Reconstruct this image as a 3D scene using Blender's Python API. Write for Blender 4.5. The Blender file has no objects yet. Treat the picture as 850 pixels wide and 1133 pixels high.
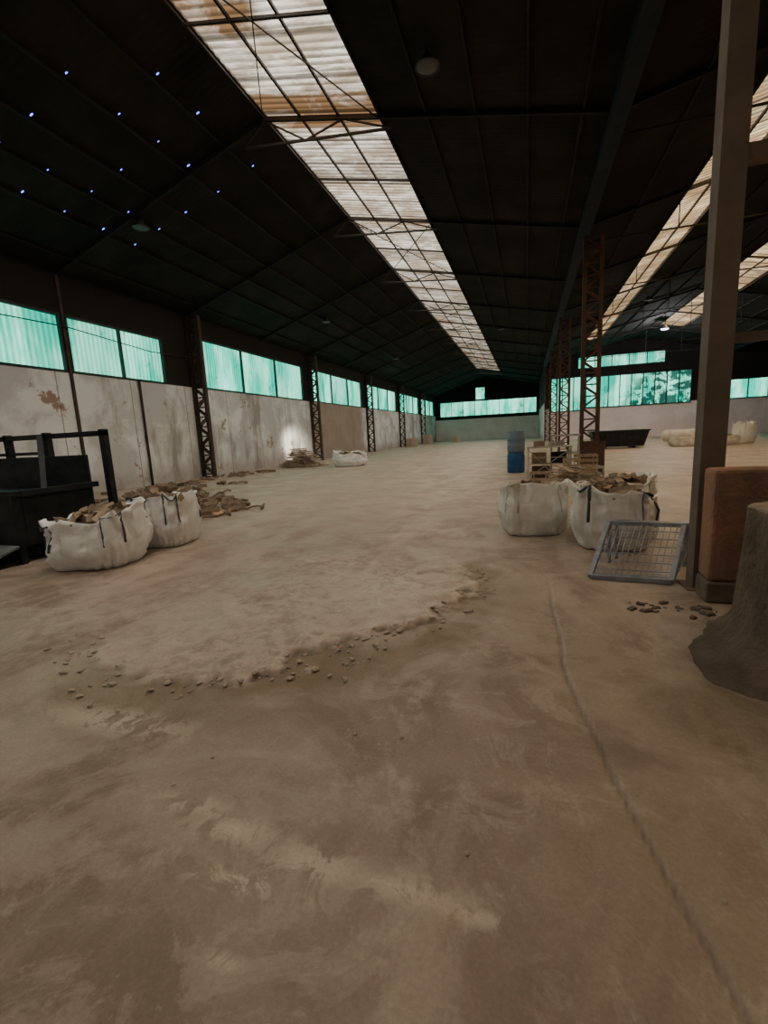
import bpy, math, random
from mathutils import Vector, Matrix, noise, Euler
R=random.Random(7)
C=bpy.context.scene.collection
H=1.5
# ---------------------------------------------------------------- materials
class N:
    def __init__(s,name):
        s.m=bpy.data.materials.new(name); s.m.use_nodes=True
        s.t=s.m.node_tree; s.t.nodes.clear()
        s.out=s.t.nodes.new('ShaderNodeOutputMaterial')
        s.tc=s.t.nodes.new('ShaderNodeTexCoord').outputs['Object']
    def n(s,k,**kw):
        x=s.t.nodes.new(k)
        for a,b in kw.items(): setattr(x,a,b)
        return x
    def put(s,inp,v):
        if isinstance(v,bpy.types.NodeSocket): s.t.links.new(v,inp)
        elif isinstance(v,(tuple,list)) and len(v)==3 and inp.type=='RGBA': inp.default_value=(*v,1)
        else: inp.default_value=v
    def map(s,scale=(1,1,1),loc=(0,0,0)):
        x=s.n('ShaderNodeMapping'); s.put(x.inputs['Vector'],s.tc)
        x.inputs['Scale'].default_value=scale; x.inputs['Location'].default_value=loc
        return x.outputs[0]
    def noise(s,scale,detail=6,rough=.6,vec=None,dist=0):
        x=s.n('ShaderNodeTexNoise'); s.put(x.inputs['Vector'],vec or s.tc)
        x.inputs['Scale'].default_value=scale; x.inputs['Detail'].default_value=detail
        x.inputs['Roughness'].default_value=rough; x.inputs['Distortion'].default_value=dist
        return x.outputs['Fac']
    def ramp(s,f,a,b,c0=0.,c1=1.):
        x=s.n('ShaderNodeMapRange'); x.interpolation_type='SMOOTHSTEP'
        s.put(x.inputs[0],f); x.inputs[1].default_value=a; x.inputs[2].default_value=b
        x.inputs[3].default_value=c0; x.inputs[4].default_value=c1
        return x.outputs[0]
    def mix(s,f,a,b,mode='MIX'):
        x=s.n('ShaderNodeMixRGB',blend_type=mode)
        s.put(x.inputs[0],f); s.put(x.inputs[1],a); s.put(x.inputs[2],b)
        return x.outputs[0]
    def math(s,op,a,b=0.):
        x=s.n('ShaderNodeMath',operation=op); s.put(x.inputs[0],a); s.put(x.inputs[1],b)
        return x.outputs[0]
    def scale(s,col,f):
        c3=s.n('ShaderNodeCombineXYZ')
        for i in range(3): s.put(c3.inputs[i],f)
        return s.mix(1.,col,c3.outputs[0],'MULTIPLY')
    def attr(s,name):
        x=s.n('ShaderNodeAttribute'); x.attribute_name=name; return x.outputs['Fac']
    def xyz(s):
        x=s.n('ShaderNodeSeparateXYZ'); s.put(x.inputs[0],s.tc); return x.outputs
    def bump(s,h,strength=.5,dist=.02):
        x=s.n('ShaderNodeBump'); s.put(x.inputs['Height'],h)
        x.inputs['Strength'].default_value=strength; x.inputs['Distance'].default_value=dist
        return x.outputs[0]
    def pbr(s,col,rough=.8,metal=0.,normal=None,spec=.3):
        b=s.n('ShaderNodeBsdfPrincipled')
        s.put(b.inputs['Base Color'],col); s.put(b.inputs['Roughness'],rough); s.put(b.inputs['Metallic'],metal)
        b.inputs['Specular IOR Level'].default_value=spec
        if normal: s.t.links.new(normal,b.inputs['Normal'])
        s.t.links.new(b.outputs[0],s.out.inputs[0]); return s.m
    def emit(s,col,strength):
        b=s.n('ShaderNodeEmission'); s.put(b.inputs[0],col); s.put(b.inputs[1],strength)
        s.t.links.new(b.outputs[0],s.out.inputs[0]); return s.m
def simple(name,c1,c2,scale=4,rough=.8,metal=0.,bs=.3,bd=.01,lo=.35,hi=.65):
    n=N(name); f=n.noise(scale); g=n.noise(scale*6,4)
    col=n.mix(n.ramp(f,lo,hi),c1,c2)
    return n.pbr(col,rough,metal,n.bump(g,bs,bd))

def m_floor():
    n=N('floor_dusty_concrete')
    big=n.noise(.28,6,.6); med=n.noise(1.3,8,.65,dist=.6); fine=n.noise(9,8,.7); grit=n.noise(60,4,.7)
    strk=n.noise(.5,7,.6,vec=n.map((2.2,.45,1),(3,1,0)),dist=.8)
    patchy=n.noise(.75,9,.7,vec=n.map((1,1,1),(11,5,2)),dist=1.2)
    sand=n.noise(2.6,9,.72,vec=n.map((1,1,1),(1,8,2)),dist=.8)
    col=n.mix(n.ramp(big,.38,.62),(.285,.222,.178),(.365,.295,.243))
    col=n.mix(n.ramp(med,.44,.60),col,(.235,.182,.145))
    col=n.mix(n.math('MULTIPLY',n.ramp(patchy,.50,.56),.6),col,(.385,.325,.275))
    col=n.mix(n.math('MULTIPLY',n.ramp(sand,.52,.60),.42),col,(.45,.385,.33))
    col=n.mix(n.math('MULTIPLY',n.ramp(strk,.5,.62),.55),col,(.46,.39,.335))
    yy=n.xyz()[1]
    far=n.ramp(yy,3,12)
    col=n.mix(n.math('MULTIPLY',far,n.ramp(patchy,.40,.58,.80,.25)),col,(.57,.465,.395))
    col=n.mix(n.math('MULTIPLY',n.attr('patch'),n.ramp(fine,.40,.58,.2,1.)),col,(.57,.50,.435))
    mo=n.math('MULTIPLY',n.attr('moss'),n.ramp(med,.3,.6,.55,1.))
    col=n.mix(mo,col,(.19,.145,.085))
    li=n.math('MULTIPLY',n.attr('pale'),n.ramp(n.noise(5,8,.7,dist=1.),.45,.53))
    col=n.mix(li,col,(.55,.48,.41))
    col=n.mix(n.attr('dark'),col,(.07,.055,.045))
    speck=n.ramp(n.noise(26,5,.8),.60,.68)
    col=n.mix(n.math('MULTIPLY',speck,.3),col,(.17,.135,.105))
    col=n.scale(col,n.ramp(grit,.35,.7,.9,1.07))
    hsum=n.math('ADD',n.math('MULTIPLY',fine,.8),n.math('MULTIPLY',grit,.15))
    return n.pbr(col,n.ramp(med,.3,.7,.36,.72),0.,n.bump(hsum,.35,.02),.5)
def m_wall(name,boost=1.):
    n=N(name)
    x,y,z=n.xyz()
    big=n.noise(.5,8,.65,dist=.5); st=n.noise(1.,7,.65,vec=n.map((.9,.9,.25))); spot=n.noise(1.1,6,.7,vec=n.map((1,1,1),(7,3,1)))
    if boost>1: col=n.mix(n.ramp(big,.40,.60),(.98,.88,.88),(.90,.78,.77))  # wall colour raised and reddened to make up for weak, green-tinted light
    else:
        col=n.mix(n.ramp(big,.42,.58),(.80,.85,.87),(.57,.60,.61))
        col=n.mix(n.ramp(st,.50,.66),col,(.37,.365,.35))
        col=n.mix(n.ramp(spot,.60,.66),col,(.36,.255,.21))
        bare=n.math('MULTIPLY',n.ramp(n.math('ADD',y,n.math('MULTIPLY',big,3.)),30.3,30.8),n.ramp(n.math('ADD',y,n.math('MULTIPLY',st,5.)),41.,42.,1.,0.))
        col=n.mix(n.math('MULTIPLY',bare,.85),col,(.30,.23,.17))
        damp=n.ramp(n.math('ADD',z,n.math('MULTIPLY',big,1.6)),.9,1.8,1.,0.)
        col=n.mix(n.math('MULTIPLY',damp,.6),col,(.34,.30,.27))
        seam=n.math('LESS_THAN',n.math('FRACT',n.math('MULTIPLY',n.math('ADD',y,0.35),1/2.85)),.014)
        col=n.mix(n.math('MULTIPLY',seam,.7),col,(.2,.17,.14))
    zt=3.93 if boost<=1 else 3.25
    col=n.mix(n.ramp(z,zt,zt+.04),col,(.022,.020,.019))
    return n.pbr(col,.9,0.,n.bump(n.noise(14,7),.4,.02),.2)
def m_roof():
    n=N('dark_fibre_cement_roof')
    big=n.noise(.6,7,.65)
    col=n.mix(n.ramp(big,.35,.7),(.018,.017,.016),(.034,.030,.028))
    w=n.n('ShaderNodeTexWave'); w.bands_direction='Y'; n.put(w.inputs['Vector'],n.tc); w.inputs['Scale'].default_value=1.75
    return n.pbr(col,.95,0.,n.bump(w.outputs['Fac'],.2,.02),.1)
def m_sky(name,base,k):
    n=N(name)
    x,y,z=n.xyz()
    st=n.noise(1.,8,.65,vec=n.map((.7,1.3,1)),dist=.6)
    st2=n.noise(2.5,8,.7,vec=n.map((.35,3.5,1),(4,2,0)))
    col=n.mix(n.ramp(st,.42,.58),base,(base[0]*.58,base[1]*.50,base[2]*.42))
    col=n.mix(n.math('MULTIPLY',n.ramp(st2,.45,.62),.8),col,(.36,.30,.22))
    wv=n.math('SINE',n.math('MULTIPLY',y,2*math.pi/.19))
    rib=n.ramp(wv,-1,1,.5,1.1)
    fr=n.math('FRACT',n.math('MULTIPLY',y,1/1.15))
    seam=n.ramp(n.math('ABSOLUTE',n.math('SUBTRACT',fr,.5)),.44,.485,1.,.35)
    id_=n.math('FLOOR',n.math('MULTIPLY',y,1/1.15))
    wn=n.n('ShaderNodeTexWhiteNoise'); wn.noise_dimensions='1D'; n.put(wn.inputs['W'],id_)
    v=wn.outputs['Value']
    bad=n.math('MULTIPLY',n.math('GREATER_THAN',v,.9),.6)
    yj=n.math('ADD',y,n.math('MULTIPLY',st2,.5))
    b1=n.math('MULTIPLY',n.math('MULTIPLY',n.ramp(yj,7.6,7.8),n.ramp(yj,9.35,9.6,1.,0.)),n.ramp(x,-4.9,-4.5,1.,0.))
    b2=n.math('MULTIPLY',n.ramp(yj,11.0,11.2),n.ramp(yj,12.3,12.5,1.,0.))
    bad=n.math('MAXIMUM',bad,n.math('MAXIMUM',b1,b2))
    pv=n.ramp(v,0,.9,.68,1.08)
    col=n.mix(n.math('MULTIPLY',bad,n.ramp(st,.38,.50,.7,1.)),col,(.22,.125,.06))
    s=n.math('MULTIPLY',n.math('MULTIPLY',rib,seam),pv)
    colS=n.scale(col,s)
    tr=n.n('ShaderNodeBsdfTransparent'); n.put(tr.inputs[0],n.scale(colS,.5))
    em=n.n('ShaderNodeEmission'); n.put(em.inputs[0],colS); em.inputs[1].default_value=k
    ad=n.n('ShaderNodeAddShader'); n.t.links.new(tr.outputs[0],ad.inputs[0]); n.t.links.new(em.outputs[0],ad.inputs[1])
    n.t.links.new(ad.outputs[0],n.out.inputs[0]); return n.m
def m_green(name,fol=False):
    n=N(name)
    x,y,z=n.xyz()
    s=n.math('ADD',x,y)
    rib=n.ramp(n.math('SINE',n.math('MULTIPLY',s,2*math.pi/.17)),-1,1,.72,1.1)
    st=n.noise(.7,6,.6,vec=n.map((1.2,1.2,.35)))
    col=n.mix(n.ramp(st,.40,.60),(.0,.55,.36),(.30,1.0,.72))
    # sheets of different age
    id_=n.math('FLOOR',n.math('MULTIPLY',s,1/.92))
    wn=n.n('ShaderNodeTexWhiteNoise'); wn.noise_dimensions='1D'; n.put(wn.inputs['W'],id_)
    blot=n.noise(.9,8,.65)
    col=n.mix(n.ramp(blot,.56,.68),col,(.01,.36,.25))
    k=n.ramp(wn.outputs['Value'],0,1,.78,1.2)
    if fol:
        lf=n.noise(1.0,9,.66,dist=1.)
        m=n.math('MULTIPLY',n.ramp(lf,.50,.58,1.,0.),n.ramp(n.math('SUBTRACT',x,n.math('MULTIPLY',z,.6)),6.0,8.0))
        col=n.mix(n.math('MULTIPLY',m,.95),col,(.008,.05,.038))  # plant shadows painted into the sheet's glow colour, no plants modelled
    return n.emit(col,n.math('MULTIPLY',n.math('MULTIPLY',rib,k),2.0 if fol else 1.9))
M=dict(floor=m_floor(),wall=m_wall('old_plaster_and_dark_cladding'),wallb=m_wall('pale_end_wall_light_compensated',1.3),roof=m_roof(),sky=m_sky('weathered_translucent_roof_sheet',(1.,.91,.77),.9),sky2=m_sky('yellowed_translucent_roof_sheet',(1.,.74,.43),1.0),
 green=m_green('green_translucent_corrugated_sheet'),greenf=m_green('green_sheet_with_painted_plant_shadows',True),
 steel=simple('dark_rusty_steel',(.014,.013,.012),(.024,.019,.016),3,.85,.0),
 gutter=simple('dark_blue_steel',(.012,.018,.032),(.02,.026,.040),3,.85,.0),
 rust=simple('red_brown_rusty_steel',(.125,.065,.05),(.065,.045,.04),2,.8,.0),
 rustbox=simple('rusty_sheet_box',(.13,.075,.055),(.08,.055,.045),2,.8,.0),
 wpost=simple('brown_rusty_wall_steel',(.045,.036,.032),(.075,.055,.047),3,.85,.0),
 post=simple('brown_painted_post',(.14,.11,.095),(.20,.16,.135),1.6,.75,.0),
 frame=simple('dark_window_frame',(.02,.03,.03),(.04,.05,.045),4,.6,.2),
 black=simple('black_painted_steel',(.014,.018,.025),(.032,.036,.042),4,.5,.1),
 grey=simple('bare_grey_steel',(.30,.33,.37),(.20,.22,.24),5,.45,.4),
 lamp=simple('dull_lamp_metal',(.04,.045,.05),(.06,.06,.06),5,.7,.0),
 galv=simple('galvanised_wire',(.34,.39,.47),(.25,.28,.34),8,.5,.2),
 bag=simple('white_woven_plastic',(.92,.96,1.),(.84,.87,.91),5,.7,0.,.5,.012),
 bag2=simple('dusty_white_woven_plastic',(.90,.91,.91),(.74,.73,.71),4,.75,0.,.5,.012),
 strap=simple('dark_blue_webbing',(.05,.06,.09),(.10,.11,.13),10,.8),
 strapw=simple('pale_webbing',(.75,.74,.70),(.55,.53,.49),10,.8),
 fill=simple('dark_wood_chips',(.12,.085,.06),(.24,.18,.13),14,.95,0.,1.,.03),
 wood=simple('split_firewood',(.40,.29,.20),(.56,.44,.33),6,.85,0.,.6,.01),
 bark=simple('bark_firewood',(.15,.115,.09),(.26,.20,.155),7,.9,0.,.8,.015),
 gwood=simple('weathered_grey_wood',(.30,.235,.18),(.43,.36,.29),6,.9,0.,.6,.01),
 plank=simple('old_planks',(.38,.29,.22),(.52,.43,.34),3,.85),
 stone=simple('rubble',(.52,.45,.39),(.33,.28,.235),8,.9),
 blue=simple('blue_plastic',(.02,.08,.22),(.03,.11,.29),3,.45),
 greyblue=simple('grey_blue_plastic',(.15,.22,.32),(.20,.26,.34),3,.5),
 white=simple('dirty_white_paint',(.48,.47,.44),(.28,.265,.24),4,.7),
 pink=simple('salmon_render',(.38,.205,.145),(.22,.15,.12),2.4,.9,0.,.9,.03),
 pinkd=simple('stained_render_base',(.20,.165,.14),(.12,.10,.085),4,.9),
 brick=simple('dark_rubble_chunks',(.17,.135,.11),(.11,.09,.075),5,.9),
 card=simple('cardboard',(.32,.235,.17),(.24,.18,.13),4,.9),
 trunk=simple('weathered_trunk',(.175,.135,.11),(.09,.072,.06),2.6,.95,0.,1.,.035),
 cut=simple('cut_log_end',(.30,.25,.20),(.22,.18,.145),6,.9))
n=N('daylight_hole'); M['hole']=n.emit((.12,.20,1.),5.)
n=N('lit_lamp_glass'); M['lit']=n.emit((.85,.95,1.),7.)
n=N('lamp_glass'); M['glass']=n.pbr((.10,.11,.11),.4)
# ---------------------------------------------------------------- mesh builder
class MB:
    def __init__(s): s.v=[];s.f=[];s.mi=[]
    def box(s,a,b,mi=0):
        k=len(s.v); (x0,y0,z0),(x1,y1,z1)=a,b
        s.v+=[(x0,y0,z0),(x1,y0,z0),(x1,y1,z0),(x0,y1,z0),(x0,y0,z1),(x1,y0,z1),(x1,y1,z1),(x0,y1,z1)]
        for q in ((0,3,2,1),(4,5,6,7),(0,1,5,4),(1,2,6,5),(2,3,7,6),(3,0,4,7)): s.f.append([k+i for i in q]); s.mi.append(mi)
        return s
    def hexa(s,pts,mi=0):
        k=len(s.v); s.v+=[tuple(p) for p in pts]
        for q in ((0,3,2,1),(4,5,6,7),(0,1,5,4),(1,2,6,5),(2,3,7,6),(3,0,4,7)): s.f.append([k+i for i in q]); s.mi.append(mi)
        return s
    def beam(s,p,q,w,h=None,mi=0,up=(0,0,1)):
        h=h or w; p=Vector(p);q=Vector(q); d=(q-p).normalized(); u=Vector(up)
        if abs(d.dot(u))>.95: u=Vector((0,1,0)) if abs(d.y)<.9 else Vector((1,0,0))
        r=d.cross(u).normalized(); u=r.cross(d)
        r=r*w/2; u=u*h/2
        return s.hexa([p-r-u,p+r-u,q+r-u,q-r-u,p-r+u,p+r+u,q+r+u,q-r+u],mi)
    def tube(s,pts,r,n=8,mi=0,ry=None,closed=False):
        pts=[Vector(p) for p in pts]; k=len(s.v); L=len(pts)
        rr=r if isinstance(r,(list,tuple)) else [r]*L
        pu=None
        for i,p in enumerate(pts):
            a=pts[max(i-1,0)];b=pts[min(i+1,L-1)]
            d=(b-a).normalized()
            u=pu or (Vector((0,0,1)) if abs(d.z)<.9 else Vector((1,0,0)))
            e=d.cross(u).normalized(); u=e.cross(d).normalized(); pu=u
            for j in range(n):
                t=2*math.pi*j/n
                s.v.append(tuple(p+e*math.cos(t)*rr[i]+u*math.sin(t)*(ry if ry else rr[i])))
        for i in range(L-1):
            for j in range(n):
                s.f.append([k+i*n+j,k+i*n+(j+1)%n,k+(i+1)*n+(j+1)%n,k+(i+1)*n+j]); s.mi.append(mi)
        s.f.append([k+j for j in range(n)][::-1]); s.mi.append(mi)
        s.f.append([k+(L-1)*n+j for j in range(n)]); s.mi.append(mi)
        return s
    def prism(s,poly,y0,y1,mi=0):
        k=len(s.v);n=len(poly)
        s.v+=[(x,y0,z) for x,z in poly]+[(x,y1,z) for x,z in poly]
        s.f.append([k+i for i in range(n)]);s.f.append([k+n+i for i in range(n)][::-1]); s.mi+=[mi,mi]
        for i in range(n):
            s.f.append([k+i,k+n+i,k+n+(i+1)%n,k+(i+1)%n]); s.mi.append(mi)
        return s
    def lathe(s,prof,n=28,c=(0,0),mi=0,fn=None):
        k=len(s.v)
        for (r,z) in prof:
            for j in range(n):
                t=2*math.pi*j/n; q=r*(fn(t,z) if fn else 1)
                s.v.append((c[0]+q*math.cos(t),c[1]+q*math.sin(t),z))
        for i in range(len(prof)-1):
            for j in range(n):
                s.f.append([k+i*n+j,k+i*n+(j+1)%n,k+(i+1)*n+(j+1)%n,k+(i+1)*n+j]); s.mi.append(mi)
        s.f.append([k+j for j in range(n)][::-1]);s.mi.append(mi)
        s.f.append([k+(len(prof)-1)*n+j for j in range(n)]);s.mi.append(mi)
        return s
    def mesh(s,name,mats,smooth=False):
        me=bpy.data.meshes.new(name); me.from_pydata(s.v,[],s.f)
        for m in mats: me.materials.append(M[m])
        for p,i in zip(me.polygons,s.mi): p.material_index=i; p.use_smooth=smooth
        me.update(); return me
    def obj(s,name,mats,loc=(0,0,0),parent=None,smooth=False,bevel=0,rot=None):
        if isinstance(mats,str): mats=[mats]
        o=bpy.data.objects.new(name,s.mesh(name,mats,smooth)); C.objects.link(o)
        o.location=loc
        if rot: o.rotation_euler=rot
        if parent: o.parent=parent
        if bevel:
            b=o.modifiers.new('b','BEVEL'); b.width=bevel; b.segments=2; b.limit_method='ANGLE'
        return o
def tag(o,label,cat,group=None):
    o['label']=label; o['category']=cat
    if group: o['group']=group
    return o
def struct(o,label=None):
    o['kind']='structure'
    if label: o['label']=label
    return o
def root(name,loc,label,cat,rot=0,group=None):
    e=bpy.data.objects.new(name,None); C.objects.link(e); e.location=loc; e.rotation_euler=(0,0,rot)
    e.empty_display_size=.2
    return tag(e,label,cat,group)
def copytree(o,loc,rot=None,label=None):
    e=o.copy(); C.objects.link(e); e.location=loc
    if rot is not None: e.rotation_euler=rot
    if label: e['label']=label
    for ch in o.children:
        c=ch.copy(); C.objects.link(c); c.parent=e
    return e
# ---------------------------------------------------------------- camera
cam=bpy.data.cameras.new('camera'); co=bpy.data.objects.new('camera',cam); C.objects.link(co)
f=505.
yc=Vector((158,93.5,-f)).normalized(); zc=Vector((-149,2980,f)); zc=(zc-yc*zc.dot(yc)).normalized(); xc=yc.cross(zc)
co.matrix_world=Matrix.Translation((0,0,H))@Matrix((xc,yc,zc)).to_4x4()
cam.sensor_fit='HORIZONTAL'; cam.sensor_width=36; cam.lens=f/850*36; cam.clip_end=300; cam.clip_start=.05
bpy.context.scene.camera=co
w=bpy.data.worlds.new('world'); bpy.context.scene.world=w; w.use_nodes=True
w.node_tree.nodes['Background'].inputs[0].default_value=(.99,.98,.96,1); w.node_tree.nodes['Background'].inputs[1].default_value=1.5
# ---------------------------------------------------------------- shell
XL,XV,XV2,XR=-14.,1.75,17.8,33.5
R1,R2,R3=-6.3,10.,25.7
ZE,ZV,ZR=7.0,7.85,9.5
YB,YE,YF=74.,51.5,-4.
def roofz(x):
    P=[(XL,ZE),(R1,ZR),(XV,ZV),(R2,ZR),(XV2,ZV),(R3,ZR),(XR,ZV)]
    for (a,za),(b,zb) in zip(P,P[1:]):
        if a<=x<=b: return za+(zb-za)*(x-a)/(b-a)
    return ZV
def frange(a,b,s):
    r=[];x=a
    while x<b-1e-6: r.append(x); x+=s
    return r
xs=frange(XL,-6,1.)+frange(-6,-4,.06)+frange(-4,.1,.035)+frange(.1,.85,.015)+frange(.85,2.6,.06)+frange(2.6,XR,1.2)+[XR]
ys=frange(YF,.4,.6)+frange(.4,6.,.035)+frange(6.,12,.2)+frange(12,YB,2.)+[YB]
cr=[(.22,8.),(.22,3.55),(.24,2.64),(.38,1.84),(.50,1.24),(.62,.6),(.7,-4)]
def crackx(y):
    for (a,ya),(b,yb) in zip(cr,cr[1:]):
        if yb<=y<=ya: return a+(b-a)*(ya-y)/(ya-yb)
    return .22
def ss(a,b,x):
    t=max(0,min(1,(x-a)/(b-a))); return t*t*(3-2*t)
def dist_edge(x,y):
    nz=noise.fractal(Vector((x*1.1,y*1.1,0)),1.,2.,5); nf=noise.fractal(Vector((x*5,y*5,3)),1.,2.,4)
    return math.hypot(x+2.7,y-4.2)+.30*nz+.18*nf,nz,nf
V=[];A={k:[] for k in('patch','moss','pale','dark')}
for y in ys:
    for x in xs:
        d,nz,nf=dist_edge(x,y)
        n3=noise.fractal(Vector((x*.8+9,y*.8,7)),1.,2.,5)
        fade=ss(-4.9,-2.2,x+.9*n3)*(1-ss(4.0,5.6,y+1.2*nz))
        p=(1-ss(2.04,2.13,d))*fade
        moss=(ss(2.1,2.16,d)*(1-ss(2.25,2.75,d)))*ss(-3.6,-2.3,x)*ss(-.5,.5,5.2-y)
        moss=max(moss,.9*math.exp(-((x-.95)**2/.12+(y-2.55)**2/.25)) , .7*math.exp(-((x+1.9)**2/.5+(y-2.0)**2/.05)))
        pale=0
        for (px,py,sx,sy) in ((-.72,1.24,.2,.07),(-1.1,1.3,.2,.06),(-.38,1.23,.22,.045),(-.16,1.2,.14,.03),(-1.35,1.36,.16,.05),(-.84,.89,.05,.02),(-.95,1.12,.3,.04),(-2.2,1.75,.5,.1),(-1.2,4.2,.6,.8)):
            pale=max(pale,math.exp(-(((x-px)/sx)**2+((y-py)/sy)**2)))
        cx=crackx(y)+.012*nf+.02*nz
        ck=max(0,1-abs(x-cx)/.018)*(1-ss(4.0,4.6,y))
        rim=math.exp(-((d-2.12)/.026)**2)*ss(-3.4,-2.2,x)*(1-ss(4.3,4.9,y))*ss(-.35,0,nf)
        lip=math.exp(-((d-2.02)/.06)**2)*fade
        z=.026*p+.014*nf*p+.014*lip*(1+nf)+.005*nf+.010*nz-.012*ck+.006*ss(-.01,.01,x-cx)*(1-ss(4.4,5.2,y))
        if x<XL+.01 or x>XR-.01 or y>12: z=0
        V.append((x,y,z)); A['patch'].append(min(1,p*.62+lip*.3));A['moss'].append(min(1,moss*.8));A['pale'].append(min(1,pale));A['dark'].append(min(1,ck*.6+rim*.7))
nx=len(xs);F=[[j*nx+i,j*nx+i+1,(j+1)*nx+i+1,(j+1)*nx+i] for j in range(len(ys)-1) for i in range(nx-1)]
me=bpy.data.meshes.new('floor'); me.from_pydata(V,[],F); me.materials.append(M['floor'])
for k,a in A.items():
    at=me.attributes.new(k,'FLOAT','POINT'); at.data.foreach_set('value',a)
for p in me.polygons:p.use_smooth=True
o=bpy.data.objects.new('floor',me); C.objects.link(o); struct(o,'worn dusty concrete floor with a broken pale patch and a long joint')
# left wall
WIN=[(2.2,5.5,5.75),(6.3,11.5,5.75),(11.68,15.75,5.75),(17.9,27.9,6.15),(29.4,39.2,6.15),(40.8,50.6,6.15),(52.2,61.8,6.15),(63.6,72.5,6.15)]
SILL=3.95
b=MB(); b.box((XL-.3,YF-.3,0),(XL,YB+.3,SILL))
prev=YF-.3
for (a,c,t) in WIN:
    b.box((XL-.3,prev,SILL),(XL,a,ZE+.05)); b.box((XL-.3,a,t),(XL,c,ZE+.05)); prev=c
b.box((XL-.3,prev,SILL),(XL,YB+.3,ZE+.05))
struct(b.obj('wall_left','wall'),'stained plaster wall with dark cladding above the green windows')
for i,(a,c,t) in enumerate(WIN):
    b=MB(); xx=XL-.12
    n_=int((c-a)/.0425); k=0
    for j in range(n_+1):
        y=a+(c-a)*j/n_; dx=.012*math.sin(2*math.pi*y/.17)
        b.v+=[(xx+dx,y,SILL),(xx+dx,y,t)]
        if j: b.f.append([2*j-2,2*j-1,2*j+1,2*j]); b.mi.append(0)
    o=struct(b.obj('window_%d'%(i+1),'green',smooth=True),'green translucent corrugated sheet window')
    fr=MB(); x0,x1=XL-.08,XL+.03
    fr.box((x0,a,SILL),(x1,c,SILL+.07));fr.box((x0,a,t-.08),(x1,c,t));fr.box((x0,a,SILL+.07),(x1,a+.05,t-.08));fr.box((x0,c-.05,SILL+.07),(x1,c,t-.08))
    nm=2 if i<3 else 3
    for j in range(1,nm):
        y=a+(c-a)*j/nm; fr.box((x0,y-.035,SILL+.07),(x1,y+.035,t-.08))
    fo=fr.obj('window_frame','frame',parent=o); fo['kind']='structure'
def gable(name,P,y0,y1,label,mat='wallb'):
    struct(MB().prism(P,y0,y1).obj(name,mat),label)
gable('wall_back',[(XL,0),(XV+.2,0),(XV+.2,ZV),(R1,ZR),(XL,ZE)],YB,YB+.3,'far gable wall of pale plaster and dark cladding')
gable('wall_end',[(XV,0),(XR,0),(XR,ZV),(R3,ZR),(XV2,ZV),(R2,ZR),(XV,ZV)],YE,YE+.3,'end wall with green windows, pale below')
gable('wall_front',[(XL,0),(XR,0),(XR,ZV),(R3,ZR),(XV2,ZV),(R2,ZR),(XV,ZV),(R1,ZR),(XL,ZE)],YF-.3,YF,'gable wall','wall')
struct(MB().box((XV,YE+.3,0),(XV+.2,YB,ZV)).obj('wall_return','wall'))
struct(MB().box((XR,YF,0),(XR+.3,YE+.3,ZV)).obj('wall_right','wall'))
wi=len(WIN)
def gwin(x0,x1,z0,z1,y,step,mat='green'):
    global wi; wi+=1
    b=MB(); n_=int((x1-x0)/.0425)
    for j in range(n_+1):
        x=x0+(x1-x0)*j/n_; dy=.012*math.sin(2*math.pi*x/.17)
        b.v+=[(x,y-.06+dy,z0),(x,y-.06+dy,z1)]
        if j: b.f.append([2*j-2,2*j,2*j+1,2*j-1]); b.mi.append(0)
    o=struct(b.obj('window_%d'%wi,mat,smooth=True),'green translucent corrugated sheet window')
    fr=MB(); k=max(1,round((x1-x0)/step))
    fr.box((x0,y-.12,z0),(x1,y,z0+.08));fr.box((x0,y-.12,z1-.08),(x1,y,z1))
    for j in range(k+1):
        x=x0+(x1-x0)*j/k; fr.box((x-.04,y-.12,z0),(x+.04,y-.04,z1))
    fo=fr.obj('window_frame','frame',parent=o); fo['kind']='structure'
gwin(-13.2,1.4,3.7,6.0,YB,1.9)
gwin(-7.6,-6.2,6.1,8.0,YB,1.4)
gwin(2.4,5.6,2.9,6.3,YE,1.0)
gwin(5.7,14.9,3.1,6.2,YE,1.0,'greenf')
gwin(4.9,12.6,7.0,8.15,YE,1.5)
gwin(17.9,32.,3.2,5.0,YE,1.6)
# ceiling with skylight openings
SK=[(R1+.05,-3.35,YF+.3,63.),(4.68,5.95,YF+.3,44.),(10.5,12.2,2.,45.)]
b=MB()
def slab(x0,x1,y0,y1):
    z0,z1=roofz(x0),roofz(x1)
    b.hexa([(x0,y0,z0),(x1,y0,z1),(x1,y1,z1),(x0,y1,z0),(x0,y0,z0+.08),(x1,y0,z1+.08),(x1,y1,z1+.08),(x0,y1,z0+.08)])
xsr=sorted(set([XL,R1,XV,R2,XV2,R3,XR]+[s[0] for s in SK]+[s[1] for s in SK]))
for x0,x1 in zip(xsr,xsr[1:]):
    ye=YB if x1<=XV else YE
    s=[q for q in SK if abs(q[0]-x0)<1e-6]
    if s: slab(x0,x1,YF,s[0][2]); slab(x0,x1,s[0][3],ye)
    else: slab(x0,x1,YF,ye)
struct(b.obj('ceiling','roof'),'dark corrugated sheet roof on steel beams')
for q,(x0,x1,y0,y1) in enumerate(SK):
    wi+=1; b=MB(); n_=int((y1-y0)/.0475)
    for j in range(n_+1):
        y=y0+(y1-y0)*j/n_; dz=.02*math.sin(2*math.pi*y/.19)+.03
        b.v+=[(x0,y,roofz(x0)+dz),(x1,y,roofz(x1)+dz)]
        if j: b.f.append([2*j-2,2*j-1,2*j+1,2*j]); b.mi.append(0)
    struct(b.obj('window_%d'%wi,'sky' if q==0 else 'sky2',smooth=True),'strip skylight of stained translucent corrugated sheets')
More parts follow.
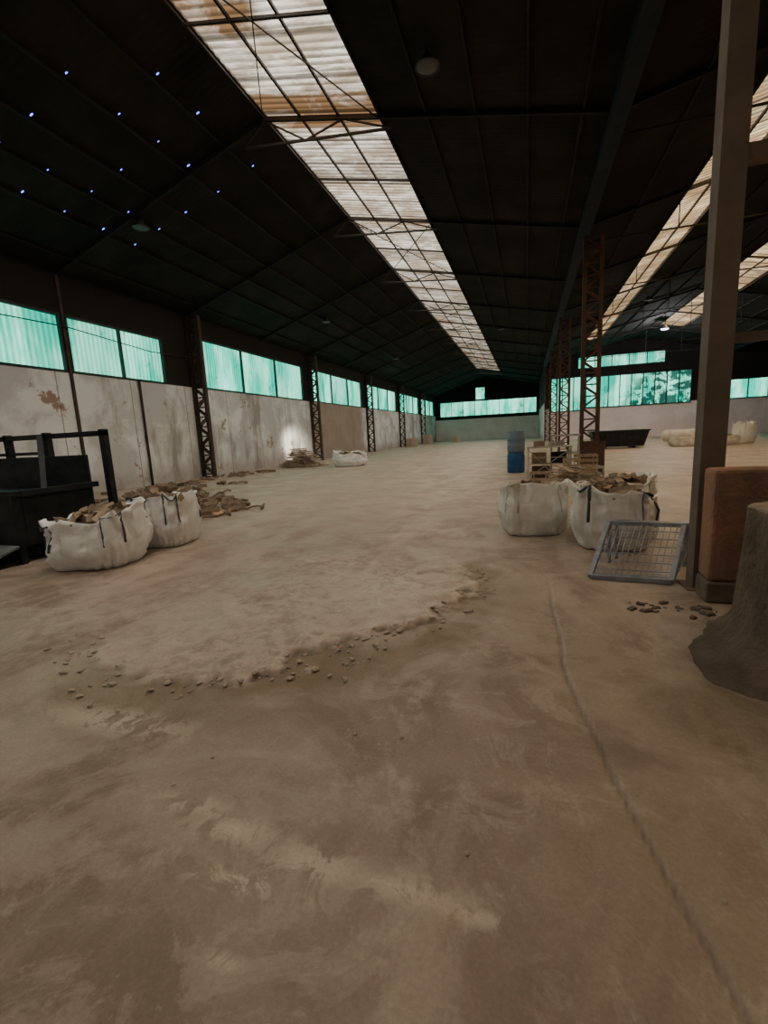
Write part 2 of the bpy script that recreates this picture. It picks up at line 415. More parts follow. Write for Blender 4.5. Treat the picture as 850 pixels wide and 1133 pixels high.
# ---------------------------------------------------------------- roof steelwork
FY=[5.8+5.75*k for k in range(-1,12)]
for k,y in enumerate(FY):
    b=MB()
    b.beam((XL+.1,y,ZE-.08),(R1,y,ZR-.09),.07,.10); b.beam((R1,y,ZR-.09),(XV,y,ZV-.08),.07,.10)
    zl=lambda a: ZR-.62-.1*(a-R1+.6)
    b.beam((R1-.6,y,zl(R1-.6)),(-3.,y,zl(-3.)),.05,.05)
    px=[R1-.6,R1,-5.2,-4.2,-3.]
    for i in range(4):
        a=px[i];c=px[i+1]
        za=roofz(a)-.12 if i%2 else zl(a); zb=roofz(c)-.12 if i%2==0 else zl(c)
        b.beam((a,y,za),(c,y,zb),.035)
    tag(b.obj('roof_rafter','steel'),'dark steel roof rafter crossing the strip skylight','roof beam','rafters of the hall')
    if y<YE-1:
        b=MB(); b.beam((XV,y,ZV-.08),(R2,y,ZR-.09),.07,.10); b.beam((R2,y,ZR-.09),(XV2,y,ZV-.08),.07,.10)
        b.beam((XV+.2,y,ZV-.55),(XV2-.2,y,ZV-.55),.04)
        for q in range(1,6):
            xq=XV+q*(XV2-XV)/6; b.beam((xq,y,ZV-.55),(xq,y,roofz(xq)-.2),.025)
        tag(b.obj('roof_truss','steel'),'dark steel truss with thin bottom chord','roof beam','trusses of the side bay')
for x in [-13.2,-11.8,-10.85,-9.86,-8.7,-7.5,R1,-5.3,-4.3,-3.3,-2.2,-1.1,0.,1.1]:
    z=roofz(x)-.05; thin=.045 if x in(-5.3,-4.3) else .05
    tag(MB().beam((x,YF,z),(x,YB,z),thin,.06).obj('roof_purlin','steel'),'long dark steel purlin under the roof sheets','roof purlin','purlins')
for x in [3.3,4.65,5.3,5.98,7.3,8.7,R2,10.5,11.3,12.25,13.6,15.,16.4,19.5,21.5,23.5,25.7]:
    z=roofz(x)-.05
    tag(MB().beam((x,YF,z),(x,YE,z),.05,.07).obj('roof_purlin','steel'),'long dark steel purlin under the roof sheets','roof purlin','purlins')
for i,y in enumerate(FY[:-2]):
    z0,z1=roofz(R1)-.16,roofz(-3.3)-.16
    b=MB()
    if i%2==1: b.beam((R1,y+.05,z0),(-3.3,y+5.7,z1),.022); b.beam((-3.3,y+.05,z1-.03),(R1,y+5.7,z0-.03),.022)
    b.beam((R1,y+2.87,z0+.05),(-3.3,y+2.87,z1+.05),.05)
    tag(b.obj('cross_brace','steel'),'thin steel bracing under the skylight','bracing','skylight bracing')
for y in FY[2:-2:3]:
    b=MB(); b.beam((XL+.8,y,roofz(XL+.8)-.3),(-9,y+5.75,roofz(-9)-.2),.022); b.beam((-9,y,roofz(-9)-.2),(XL+.8,y+5.75,roofz(XL+.8)-.3),.022)
    tag(b.obj('cross_brace','steel'),'thin crossed steel bracing rods under the dark roof','bracing','roof bracing')
for x in (XV,XV2):
    ye=YE-.1
    b=MB(); b.box((x-.14,YF,ZV-.36),(x+.14,ye,ZV-.32)); b.box((x-.16,YF,ZV-.36),(x-.14,ye,ZV-.12)); b.box((x+.14,YF,ZV-.36),(x+.16,ye,ZV-.12))
    tag(b.obj('valley_gutter','gutter'),'long dark metal gutter between two roof bays','gutter')
def lattice(loc,h,wd,lab,mat='rust',group='lattice columns',lw=.05):
    e=root('lattice_column',loc,lab,'column',0,group)
    for s in(-1,1):
        b=MB(); b.box((s*wd/2-.06,-.09,0),(s*wd/2+.06,-.07,h));b.box((s*wd/2-.06,.07,0),(s*wd/2+.06,.09,h));b.box((s*wd/2-.008+s*.052,-.07,0),(s*wd/2+.008+s*.052,.07,h))
        b.obj('chord',mat,parent=e)
    b=MB(); n_=int(h/(wd*.75)); 
    for i in range(n_):
        z0=.15+i*(h-.2)/n_; z1=.15+(i+1)*(h-.2)/n_; s=1 if i%2 else -1
        for yy in(-.08,.08): b.beam((-s*wd/2,yy,z0),(s*wd/2,yy,z1),lw,.012,up=(0,1,0))
        b.beam((-wd/2,-.08,z0),(wd/2,-.08,z0),lw*.8,.012,up=(0,1,0))
    b.obj('lacing',mat,parent=e)
    MB().box((-wd/2-.12,-.2,0),(wd/2+.12,.2,.03)).obj('base_plate',mat,parent=e)
    return e
XC=XV+.3
c0=lattice((XC,17.3,0),ZV-.40,.50,'red-brown rusty lattice column beside the work table',lw=.06)
for y in (28.8,40.3): copytree(c0,(XC,y,0),label='rusty lattice column further along the hall')
copytree(c0,(XC,51.1,0),label='dark lattice column at the corner of the end wall')
for y in (17.3,28.8,40.3): copytree(c0,(XV2,y,0),label='rusty lattice column between the side bays')
c1=lattice((XL+.36,17.3,0),ZE-.15,.55,'dark rusty lattice column against the plaster wall',mat='wpost',lw=.07)
for y in (28.8,40.3,51.6,63.): copytree(c1,(XL+.36,y,0),label='dark rusty lattice column against the far plaster wall')
tag(MB().box((XL,11.54,0),(XL+.05,11.64,ZE)).obj('wall_post','wpost'),'slim rusty steel post between two green windows','post')
tag(MB().tube([(XL+.06,14.3,0),(XL+.06,14.3,SILL)],.045,10).obj('drain_pipe','wpost',smooth=True),'thin dark vertical pipe on the plaster wall','pipe')
tag(MB().tube([(XL+.1,2.,5.35),(XL+.12,6,5.2),(XL+.1,11.6,5.35),(XL+.12,15,5.1),(XL+.1,17.2,5.2)],.018,6).obj('cable','black'),'thin dark cable sagging across the windows','cable')
# near post
b=MB(); b.box((-.09,-.09,0),(-.077,.09,7.3));b.box((.077,-.09,0),(.09,.09,7.3));b.box((-.077,-.008,0),(.077,.008,7.3)); b.box((-.077,-.09,0),(.077,-.08,7.3)); b.box((-.14,-.14,0),(.14,.14,.02))
tag(b.obj('steel_post','post',loc=(1.50,4.6,0)),'dusty grey-brown steel post beside the low salmon wall','post')
tag(MB().box((1.6,4.54,3.42),(4.,4.66,3.54)).obj('cross_beam','post'),'brown steel beam fixed to the post','beam')
tag(MB().box((1.6,4.55,2.1),(4.,4.65,2.17)).obj('cross_beam','post'),'thin lower steel rail fixed to the post','beam')
e=root('low_wall',(1.42,4.2,0),'low salmon rendered brick wall beside the steel post','low wall')
MB().box((0,0,.18),(1.9,.25,1.10)).obj('render','pink',parent=e,bevel=.03)
MB().box((-.01,-.01,0),(1.91,.26,.18)).obj('footing','pinkd',parent=e,bevel=.02)
for i in range(34):
    L_=R.uniform(.010,.045); b=MB(); j=lambda:R.uniform(-.006,.006); hh=L_*.6
    b.hexa([(-L_+j(),-L_*.7+j(),0),(L_+j(),-L_*.7+j(),0),(L_+j(),L_*.7+j(),0),(-L_+j(),L_*.7+j(),0),(-L_+j(),-L_*.5+j(),hh+j()),(L_*.9+j(),-L_*.5+j(),hh+j()),(L_*.8+j(),L_*.5+j(),hh+j()),(-L_*.7+j(),L_*.5+j(),hh+j())])
    q=R.random()**1.6
    tag(b.obj('rubble_chunk','brick',loc=(1.42-q*.65,4.12-R.random()*.35*(1-.4*q),.004),rot=(0,0,R.uniform(-1.5,1.5)),bevel=.003),'dark rubble chunk on the floor at the wall base','rubble','dark rubble')
def tf(t,z): return 1+.04*math.sin(5*t+1)+.022*math.sin(11*t+z*4)+.012*math.sin(27*t+z*9)+(.12*math.sin(4*t+.6)*max(0,1-z/.35))
e=root('tree_stump',(1.87,3.22,0),'big weathered brown tree stump with flaring base','tree stump')
MB().lathe([(.90,-.02),(.80,.015),(.71,.05),(.65,.11),(.60,.2),(.575,.34),(.555,.5),(.545,.7),(.54,.85),(.535,.93)],72,fn=tf).obj('trunk','trunk',parent=e,smooth=True)
MB().lathe([(.535,.931),(.52,.94),(.2,.945)],72,fn=tf).obj('cut_face','cut',parent=e)
# ---------------------------------------------------------------- lamps
e0=root('ceiling_lamp',(-1.8,9.75,roofz(-1.8)-.33),'round grey industrial pendant lamp under the dark roof','ceiling lamp',0,'pendant lamps')
MB().lathe([(.05,.2),(.09,.19),(.11,.12),(.235,.02),(.24,0),(.225,0),(.1,.12)],28).obj('lamp_shade','lamp',parent=e0,smooth=True)
MB().lathe([(.02,-.02),(.12,-.01),(.2,.01),(.215,.03)],28).obj('lamp_glass','glass',parent=e0,smooth=True)
MB().tube([(0,0,.19),(0,0,.33)],.012,6).obj('hanging_rod','steel',parent=e0)
for (x,y) in ((-10.7,11.8),(-10.6,24.6),(-1.7,34.),(-10.6,39),(6.8,20),(6.8,32)):
    copytree(e0,(x,y,roofz(x)-.33))
e=root('ceiling_lamp',(10.4,43,roofz(10.4)-.75),'lit white lamp under the side bay roof','ceiling lamp')
MB().lathe([(.05,.3),(.12,.27),(.15,.14),(.3,.02),(.3,0)],24).obj('lamp_shade','grey',parent=e,smooth=True)
MB().lathe([(.1,-.10),(.24,-.06),(.28,0)],24).obj('lamp_bulb','lit',parent=e,smooth=True)
MB().tube([(0,0,.27),(0,0,.75)],.015,6).obj('hanging_rod','steel',parent=e)
b=MB(); b.lathe([(.024,0),(.026,-.008)],8); hm=b.mesh('roof_hole',['hole'])
slope=math.atan2(ZR-ZE,R1-XL)
for x in (-7.5,-8.7,-9.86,-10.85,-11.8):
    for y in (6.9,8.05,9.2,10.35,11.5,12.65):
        if R.random()<.18: continue
        o=bpy.data.objects.new('roof_hole',hm); C.objects.link(o); xx=x+.13+R.uniform(-.08,.03); s=R.uniform(.5,1.1)
        o.location=(xx,y+R.uniform(-.1,.1),roofz(xx)-.004); o.rotation_euler=(0,-slope,0); o.scale=(s*1.9,s*.7,1)
        tag(o,'tiny hole in the dark roof letting blue daylight in','hole','roof holes')
# ---------------------------------------------------------------- wood pieces
def woodmesh(i,L,kind,mats=('wood','bark')):
    r=random.Random(i); b=MB()
    if kind=='split':
        n_=[3,4,5][i%3]; rad=[.045+.03*r.random() for _ in range(n_)]
        pr=[(rad[j]*math.cos(2*math.pi*j/n_+.3),rad[j]*math.sin(2*math.pi*j/n_+.3)) for j in range(n_)]
        for s in range(4):
            x=-L/2+L*s/3; q=1+.12*r.uniform(-1,1)
            for (a,c) in pr: b.v.append((x+r.uniform(-.012,.012),a*q+r.uniform(-.006,.006),c*q))
        for s in range(3):
            for j in range(n_):
                b.f.append([s*n_+j,s*n_+(j+1)%n_,(s+1)*n_+(j+1)%n_,(s+1)*n_+j]); b.mi.append(1 if j<2 else 0)
        b.f.append(list(range(n_))[::-1]); b.f.append([3*n_+j for j in range(n_)]); b.mi+=[0,0]
    elif kind=='plank':
        b.hexa([(-L/2,-.06,-.014),(L/2,-.055,-.014),(L/2+.02,.06,-.014),(-L/2+.015,.055,-.014),(-L/2,-.06,.014),(L/2,-.055,.014),(L/2+.02,.06,.014),(-L/2+.015,.055,.014)])
    else:
        P=[(-L/2+L*s/5,.025*r.uniform(-1,1),.025*r.uniform(-1,1)) for s in range(6)]
        b.tube(P,[.03,.029,.026,.024,.022,.018],7,1)
    return b.mesh('firewood',list(mats))
def wset(m): return [woodmesh(i,.22+.04*(i%4),'split',m) for i in range(7)]+[woodmesh(20+i,.34+.1*i,'plank',m) for i in range(3)]+[woodmesh(30+i,.5+.15*i,'stick',m) for i in range(3)]
WM=wset(('wood','bark')); WG=wset(('gwood','bark'))
def wood(loc,rot,idx,label,group,s=1,W=None):
    o=bpy.data.objects.new('firewood_log' if idx<7 else ('wood_plank' if idx<10 else 'wood_stick'),(W or WM)[idx]); C.objects.link(o)
    o.location=loc;o.rotation_euler=rot;o.scale=(s,s,s); tag(o,label,'firewood',group); return o
def bigbag(loc,w,d,h,rot,seed,mat,smat,label,nw=24,mound=.10,slump=0,loops=True):
    e=root('bulk_bag',loc,label,'bulk bag',rot)
    rr=random.Random(seed)
    def surf(t,z,off=0):
        u=z/h; ex=.62
        c,s_=math.cos(t),math.sin(t)
        bx=abs(c)**ex*(1 if c>0 else -1); by=abs(s_)**ex*(1 if s_>0 else -1)
        prof=.84+.18*math.sin(min(1,u*1.15)*math.pi*.62)-.05*u
        prof*=1+.06*math.exp(-((u-.35)/.2)**2)
        nz=noise.fractal(Vector((bx*2.2+seed,by*2.2,u*2.5)),1.,2.,4)
        cr_=abs(noise.fractal(Vector((bx*4+seed*3,by*4,u*6)),1.,2.,3))
        fold=.03*math.sin(9*t+3*nz+seed)*(.4+u)+.065*nz+.020*math.sin(23*t+5*nz+u*4)-.085*cr_
        q=prof+fold+off
        zz=z*(1+slump*.16*math.sin(t+seed)+.10*nz*u+.035*math.sin(7*t+seed)*u) 
        return Vector((bx*w/2*q,by*d/2*q,zz))
    n_=96; b=MB(); rings=[0,.03,.1,.16,.22,.28,.34,.4,.46,.52,.58,.64,.7,.76,.82,.88,.93,.97,1.]
    for u in rings:
        for j in range(n_):
            p=surf(2*math.pi*j/n_,u*h,-.07 if u==0 else 0); 
            if u==0:p.z=0
            b.v.append(tuple(p))
    for u,off in ((.99,-.05),(.88,-.08)):
        for j in range(n_): b.v.append(tuple(surf(2*math.pi*j/n_,u*h,off)))
    T=len(rings)+2
    for i in range(T-1):
        for j in range(n_):
            b.f.append([i*n_+j,i*n_+(j+1)%n_,(i+1)*n_+(j+1)%n_,(i+1)*n_+j]); b.mi.append(0)
    b.f.append(list(range(n_))[::-1]);b.mi.append(0)
    b.obj('bag_body',mat,parent=e,smooth=True)
    b=MB(); n2=40; b.v.append((0,0,h*.88+mound*.6))
    for i in range(1,7):
        for j in range(n2):
            t=2*math.pi*j/n2; p=surf(t,h*.86,-.05); q=i/6
            zz=p.z*q+h*.86*(1-q)
            b.v.append((p.x*q,p.y*q,zz+(1-q*q)*mound*.6+rr.uniform(-.015,.015)*(i<6)))
    for j in range(n2): b.f.append([0,1+j,1+(j+1)%n2]);b.mi.append(0)
    for i in range(5):
        for j in range(n2): b.f.append([1+i*n2+j,1+(i+1)*n2+j,1+(i+1)*n2+(j+1)%n2,1+i*n2+(j+1)%n2]);b.mi.append(0)
    b.obj('wood_filling','fill',parent=e)
    for c in range(4):
        t0=math.pi/4+c*math.pi/2
        b=MB(); P=[]
        ta,tb=t0-.30,t0+.34
        for u in (.45,.6,.75,.88,1.): P.append(surf(ta,u*h,.012))
        if loops:
            a=surf(ta,h,.02);z_=surf(tb,h,.02); m=(a+z_)/2
            out=Vector((m.x,m.y,0)).normalized(); dr=rr.uniform(-.14,.05)
            for s in (.15,.35,.5,.65,.85): 
                P.append(a.lerp(z_,s)+Vector((0,0,dr*math.sin(s*math.pi)))+out*.06*math.sin(s*math.pi))
        for u in (1.,.88,.75,.6,.45): P.append(surf(tb,u*h,.012))
        b.tube(P,.018,6,ry=.006)
        b.obj('lifting_strap',smat,parent=e,smooth=True)
    M3=Matrix.Rotation(rot,3,'Z')
    for i in range(nw):
        t=rr.uniform(0,2*math.pi); q=math.sqrt(rr.random())*.80
        p=surf(t,h*.86,-.08); x,y=p.x*q,p.y*q
        z=(p.z*q+h*.86*(1-q))+mound*(1-q*q)*rr.uniform(.5,1.)+.035
        v=M3@Vector((x,y,0))
        idx=rr.choice([0,1,2,3,4,5,6,7,7,8])
        wood((loc[0]+v.x,loc[1]+v.y,z),(rr.uniform(-.6,.6),rr.uniform(-.4,.4),rr.uniform(0,6.28)),idx,'split firewood piece heaped on a white bulk bag','firewood in the bags',rr.uniform(.6,.95),WM if rr.random()<.55 else WG)
    return e
bigbag((-5.42,4.56,0),1.08,1.08,.67,.3,1,'bag','strap','white woven bulk bag of firewood next to the black steel rack',38,.10,.8)
bigbag((-5.34,5.66,0),.86,.92,.74,.15,2,'bag','strap','white woven bulk bag with dark straps, firewood on top',22,.08,.6)
bigbag((.08,6.90,0),.93,.9,.66,.2,3,'bag2','strapw','dusty white bulk bag of firewood with a sagging side',30,.09,1)
bigbag((1.02,6.20,0),.95,.95,.67,-.1,4,'bag2','strap','dusty white bulk bag of firewood behind the wire cage',34,.11,1)
bigbag((-8.65,22.,0),1.75,1.3,.68,.2,5,'bag','strapw','collapsed white bulk bag heap near the scrap wood pile',14,.12,1)
bigbag((1.25,7.4,0),.95,.9,.66,.3,8,'bag2','strapw','dusty bulk bag behind the other bags',24,.12,.8)
# wood heap along the wall
for i in range(400):
    if i<240:
        t=R.uniform(0,6.28); q=math.sqrt(R.random()); x=-8.0+1.9*q*math.cos(t); y=8.3+1.8*q*math.sin(t); z=.05+.62*max(0,1-q)*R.random()**.45
    elif i<340:
        q=R.random(); x=-10.8+R.gauss(0,1.3); y=10.2+R.gauss(0,1.8); z=.05
    else:
        x=-12.4+R.gauss(0,.6); y=R.uniform(12,20); z=.05
    idx=R.choice([0,1,2,3,4,5,6,7,8,10,11])
    wood((max(x,-13.2),y,z),(R.uniform(-.35,.35),R.uniform(-.3,.3)*(z>.2),R.uniform(0,6.28)),idx,'loose firewood piece in the heap on the floor','loose firewood heap',R.uniform(.8,1.3),WG if R.random()<.45 else WM)
for (x,y,r_) in ((-6.2,7.5,.3),(-6.0,8.,2.5),(-5.9,8.7,1.),(-5.7,8.9,2.)):
    wood((x,y,.05),(0,0,r_),R.choice([10,11]),'stray stick beside the firewood heap','loose firewood heap',1.,WG)
rr=random.Random(3)
for k in range(84):
    lay=k//7; fall=1-lay/16
    L=rr.uniform(.45,1.05)*fall
    o=MB().box((-L,-.09,0),(L,.09,.045)).obj('scrap_plank','plank' if k%3 else 'gwood',loc=(-11.6+rr.uniform(-.5,.5)*fall,21.6+(k%7)*.26*fall+rr.uniform(-.03,.03)+.4*(1-fall),.01+lay*.085),rot=(rr.uniform(-.06,.06),rr.uniform(-.05,.05),rr.uniform(-.25,.25)))
    tag(o,'rough pale plank in the scrap pile near the wall','plank','scrap plank pile')
# ---------------------------------------------------------------- steel rail frame with panels
e=root('steel_rack',(-8.5,4.2,0),'black steel rail frame with solid panels beside the bags','steel rack')
b=MB()
b.box((-.1,.15,.22),(1.95,.20,.92)); b.box((-.1,.20,.88),(1.95,1.25,.92)); b.box((1.90,.20,.22),(1.95,1.25,.88)); b.box((-.1,1.25,.22),(1.95,1.30,1.42))
b.obj('side_panel','black',parent=e,bevel=.008)
b=MB()
for x in (.1,1.0,2.2): b.box((x-.05,1.36,0),(x+.05,1.46,1.80))
b.box((-.3,1.36,1.70),(2.25,1.46,1.78)); b.box((-.3,1.36,1.45),(1.0,1.46,1.50))
b.beam((.95,1.33,1.74),(2.12,.35,.12),.08)
b.box((-.15,.08,.92),(2.02,.16,1.0)); b.box((1.96,.16,.92),(2.04,1.34,1.0))
for x in(0.,1.9): b.box((x,.06,0),(x+.08,.14,.95))
b.obj('upright_frame','black',parent=e,bevel=.006)
b=MB()
for x in (.2,1.5): b.box((x,.0,.0),(x+.2,1.30,.14))
b.box((-.1,.05,.14),(1.95,.13,.22)); b.box((-.1,1.2,.14),(1.95,1.28,.22))
b.obj('base_rail','black',parent=e,bevel=.006)
b=MB(); b.hexa([(-.1,-.45,.06),(1.9,-.45,.06),(2.0,.04,.24),(0,.04,.24),(-.1,-.45,.09),(1.9,-.45,.09),(2.0,.04,.27),(0,.04,.27)]); b.box((-.1,-.45,0),(1.9,-.38,.06)); b.obj('loading_lip','grey',parent=e)['label']='bare grey steel lip'
# ---------------------------------------------------------------- wire cage
e=root('wire_cage',(.6,4.7,0),'folded blue-grey wire mesh cage leaning before the bulk bags','wire cage')
def panel(p0,p1,p2,p3,nu,nv,name,r=.02,rw=.004):
    p0,p1,p2,p3=map(Vector,(p0,p1,p2,p3)); b=MB()
    for a,c in((p0,p1),(p1,p2),(p2,p3),(p3,p0)): b.beam(a,c,r*2)
    for i in range(1,nu):
        t=i/nu; b.beam(p0.lerp(p1,t),p3.lerp(p2,t),rw*2)
    for j in range(1,nv):
        t=j/nv; b.beam(p0.lerp(p3,t),p1.lerp(p2,t),rw*2)
    b.obj(name,'galv',parent=e)
panel((0,0,.03),(.68,-.06,.03),(.92,.50,.45),(.24,.60,.45),13,7,'mesh_panel',.021)
panel((.68,-.06,.03),(.76,.16,.03),(1.08,.62,.43),(.92,.50,.45),4,6,'mesh_panel')
panel((.24,.60,.45),(.92,.50,.45),(1.08,.62,.43),(.36,.80,.43),7,3,'mesh_panel',.018)
for x,y in((.26,.63),(.96,.55),(1.07,.64),(.36,.8)): MB().beam((x,y,0),(x,y,.43),.035).obj('leg','galv',parent=e)
MB().beam((.06,.1,.02),(.74,.04,.02),.035).obj('base_bar','galv',parent=e)
# ---------------------------------------------------------------- barrels, table, etc
def barrel(loc,mat,label,h=.66,r=.29):
    e=root('plastic_barrel',loc,label,'barrel')
    MB().lathe([(r*.9,0),(r*.97,.03),(r,.1),(r,h*.3),(r*1.03,h*.33),(r,h*.36),(r,h*.64),(r*1.03,h*.67),(r,h*.7),(r,h*.9),(r*.93,h*.97),(r*.9,h)],32).obj('barrel_body',mat,parent=e,smooth=True)
    MB().lathe([(r*.93,h),(r*.95,h+.005),(r*.95,h+.03),(r*.9,h+.035)],32).obj('barrel_lid',mat,parent=e)
barrel((-.35,16.3,0),'blue','blue plastic barrel standing on the floor under another')
barrel((-.35,16.3,.7),'greyblue','grey-blue plastic barrel stacked on a blue one')
e=root('work_table',(.62,14.4,0),'dirty white metal work table cluttered with boxes','table')
MB().box((-.62,-.4,.90),(.62,.4,.93)).obj('table_top','white',parent=e,bevel=.006)
for x in(-.58,.58):
    for y in(-.35,.35): MB().box((x-.02,y-.02,0),(x+.02,y+.02,.90)).obj('leg','white',parent=e)
MB().box((-.59,-.36,.42),(.59,.36,.44)).obj('shelf','white',parent=e)
b=MB(); b.beam((-.58,-.37,.05),(.58,-.37,.85),.022); b.beam((-.58,-.37,.62),(.58,-.37,.62),.022); b.beam((-.58,-.37,.85),(.2,-.37,.05),.022); b.obj('brace','white',parent=e)
def crate(x,y,z,sx,sy,sz,m_,l_,rz):
    b=MB()
    for cx in(-sx/2,sx/2-.03):
        for cy in(-sy/2,sy/2-.03): b.box((cx,cy,0),(cx+.03,cy+.03,sz))
    k=max(2,int(sz/.13))
    for i in range(k):
        zz=.02+i*(sz-.08)/(k-1)
        b.box((-sx/2,-sy/2-.012,zz),(sx/2,-sy/2,zz+.06)); b.box((-sx/2,sy/2,zz),(sx/2,sy/2+.012,zz+.06))
        b.box((-sx/2-.012,-sy/2,zz),(-sx/2,sy/2,zz+.06)); b.box((sx/2,-sy/2,zz),(sx/2+.012,sy/2,zz+.06))
    b.box((-sx/2,-sy/2,0),(sx/2,sy/2,.015))
    tag(b.obj('slatted_crate',m_,loc=(x,y,z),rot=(0,0,rz)),l_,'crate')
crate(1.15,13.75,0,.5,.38,.32,'white','pale slatted crate on the floor by the table',.2)
crate(1.2,13.78,.33,.42,.34,.26,'plank','small wooden crate stacked on a pale crate',-.15)
crate(1.62,13.1,0,.5,.4,.42,'white','pale slatted crate among the clutter',.35)
crate(.35,13.35,0,.45,.35,.28,'gwood','grey wooden crate before the table',-.3)
crate(1.62,14.3,0,.55,.45,.66,'gwood','tall grey slatted crate beside the table',.1)
for (x,y,z,sx,sy,sz,m_,l_) in ((.35,14.3,.94,.3,.3,.15,'card','brown cardboard box on the white table'),(.85,14.45,.94,.4,.3,.12,'white','white box on the cluttered table'),(.35,14.35,.45,.4,.3,.3,'card','cardboard box on the table shelf'),(.9,14.35,.45,.4,.35,.3,'steel','dark crate on the table shelf'),(.4,14.4,0,.5,.4,.34,'rustbox','rusty crate under the cluttered table'),(2.0,15.6,0,.6,.5,.95,'rustbox','rust-coloured box at the base of the lattice column')):
    b=MB(); t=.015
    b.box((-sx/2,-sy/2,0),(sx/2,sy/2,t));b.box((-sx/2,-sy/2,t),(-sx/2+t,sy/2,sz));b.box((sx/2-t,-sy/2,t),(sx/2,sy/2,sz));b.box((-sx/2+t,-sy/2,t),(sx/2-t,-sy/2+t,sz));b.box((-sx/2+t,sy/2-t,t),(sx/2-t,sy/2,sz))
    tag(b.obj('storage_box',m_,loc=(x,y,z),rot=(0,0,R.uniform(-.2,.2))),l_,'box')
for i in range(20):
    o=MB().box((-.42,-.04,0),(.42,.04,.025)).obj('scrap_board','plank' if i%3==0 else 'gwood',loc=(.95+R.uniform(-.35,.6),12.4+R.uniform(-.3,.3),.01+i*.024),rot=(0,R.uniform(-.25,.25),R.uniform(-1.4,1.4)))
    tag(o,'scrap board dropped in a loose pile on the floor','board','scrap boards')
e=root('metal_trestle',(1.15,15.6,0),'pale metal trestle frame beside the rusty column','trestle')
b=MB()
for x in(-.4,.4):
    b.beam((x,-.3,0),(x,0,1.2),.045);b.beam((x,.3,0),(x,0,1.2),.045)
b.beam((-.45,0,1.2),(.45,0,1.2),.06);b.beam((-.4,-.15,.65),(.4,-.15,.65),.035);b.beam((-.4,.15,.65),(.4,.15,.65),.035)
b.obj('trestle_frame','white',parent=e)
e=root('waste_skip',(5.3,31.2,0),'dark green-black steel waste skip','skip')
b=MB(); b.hexa([(-1.3,-.7,.1),(1.3,-.7,.1),(1.3,.7,.1),(-1.3,.7,.1),(-1.55,-.8,1.0),(1.55,-.8,1.0),(1.55,.8,1.0),(-1.55,.8,1.0)])
for x in(-.9,0,.9): b.beam((x*1.1,-.72,.1),(x*1.3,-.83,1.),.07)
b.obj('skip_body','black',parent=e)
MB().box((-1.6,-.87,.98),(1.6,.87,1.06)).obj('skip_rim','black',parent=e)
for x in(-.8,.8): MB().box((x-.1,-.6,0),(x+.1,.6,.1)).obj('skid','black',parent=e)
e=root('white_tank',(9.6,33,0),'long white horizontal tank on dark supports','tank')
b=MB(); b.tube([(-1.5,0,.55),(-1.42,0,.55),(-1.3,0,.55),(1.3,0,.55),(1.42,0,.55),(1.5,0,.55)],[.1,.28,.36,.36,.28,.1],24); b.obj('tank_body','bag2',parent=e,smooth=True)
for x in(-.9,.9): MB().box((x-.1,-.35,0),(x+.1,.35,.3)).obj('support','steel',parent=e)
bigbag((11.9,31.5,0),1.0,1.0,1.2,.3,9,'bag','strapw','tall white bulk bag standing near the white tank',0,.05)
bigbag((8.6,30.6,0),1.3,1.1,.5,.1,10,'bag2','strapw','slumped pale bulk bag near the skip',4,.05,1)
bigbag((10.5,30.4,0),1.5,1.1,.55,.4,11,'bag2','strapw','low slumped pale bulk bag before the tank',6,.1,1)
def pallet(loc,rot,lab):
    e=root('wooden_pallet',loc,lab,'pallet',rot,'pallets')
    for k in range(7): MB().box((-.6,-.4+k*.12,.11),(.6,-.31+k*.12,.13)).obj('deck_board','plank',parent=e)
    for k in(-.36,0,.36):
        MB().box((-.6,k-.05,0),(.6,k+.05,.11)).obj('bearer','plank',parent=e)
    return e
p0=pallet((13.5,30,0),.1,'wooden pallet in a low stack')
for k in range(1,4): copytree(p0,(13.5,30,.135*k))
for k in range(9): copytree(p0,(-12.4,60,.135*k))
for k in range(6): copytree(p0,(-9,62,.135*k))
for k in range(7): copytree(p0,(-12.2,50,.135*k))
stm=[]
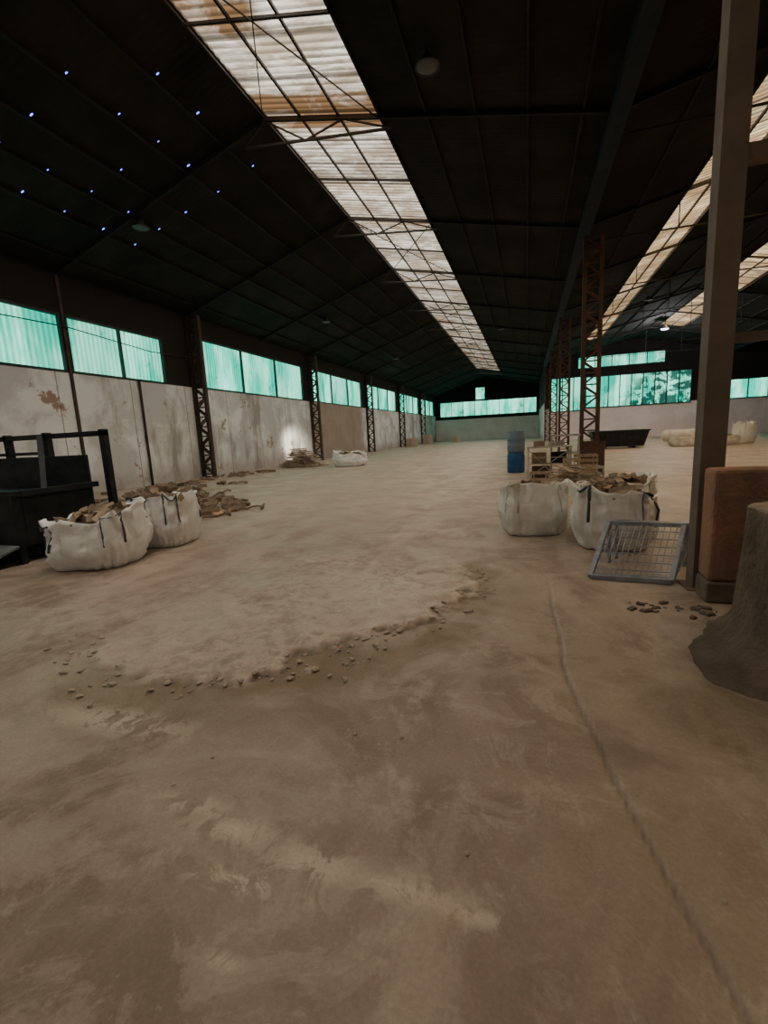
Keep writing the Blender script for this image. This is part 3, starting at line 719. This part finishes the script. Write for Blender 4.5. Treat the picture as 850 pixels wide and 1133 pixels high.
for i in range(5):
    b=MB()
    b.lathe([(.3,-.35),(.8,-.2),(1.,.05),(.75,.35),(.3,.5)],7,fn=lambda t,z:1+.25*math.sin(3*t+i)+.12*math.sin(5*t+z*3+i)); stm.append(b.mesh('rubble_stone',['stone']))
def stone(x,y,s,z=0):
    o=bpy.data.objects.new('rubble_stone',stm[R.randrange(5)]); C.objects.link(o); o.location=(x,y,.006+s*.3+z); o.scale=(s,s*R.uniform(.7,1.2),s*.7); o.rotation_euler=(R.uniform(-.3,.3),R.uniform(-.3,.3),R.uniform(0,6))
    tag(o,'small pale chip of broken concrete on the floor','stone','rubble chips')
cnt=0
while cnt<290:
    x=R.uniform(-3.5,-.2); y=R.uniform(1.3,4.9); d,_,_=dist_edge(x,y)
    if 2.0<d<2.12+.28*R.random()**2:
        cnt+=1; stone(x,y,R.choice([.006,.008,.010,.014,.020,.026]),.016 if d<2.08 else 0)
for i in range(80): stone(R.uniform(-5,1.2),R.uniform(1.3,8),R.uniform(.005,.012))
# ---------------------------------------------------------------- lights
def spot(loc,tgt,en,ang,col,blend=.6,r=.05):
    l=bpy.data.lights.new('added_sun_patch_spot','SPOT'); l.energy=en; l.spot_size=ang; l.spot_blend=blend; l.color=col; l.shadow_soft_size=r
    o=bpy.data.objects.new('added_sun_patch_spot',l); C.objects.link(o); o.location=loc
    o.rotation_euler=(Vector(tgt)-Vector(loc)).to_track_quat('-Z','Y').to_euler(); return o
spot((-11.0,22.6,2.6),(-14,26.2,.95),2600,.62,(1,.88,.68),1.,.25)  # added spot inside the hall, stands in for sunlight on the left wall
l=bpy.data.lights.new('overcast_daylight','SUN'); l.energy=50; l.angle=2.7; l.color=(.98,.975,.975)
o=bpy.data.objects.new('overcast_daylight',l); C.objects.link(o); o.location=(0,20,30)
l=bpy.data.lights.new('lamp_light','POINT'); l.energy=700; l.shadow_soft_size=.1; l.color=(.95,.97,1)
o=bpy.data.objects.new('lamp_light',l); C.objects.link(o); o.location=(10.4,43,roofz(10.4)-1.1)
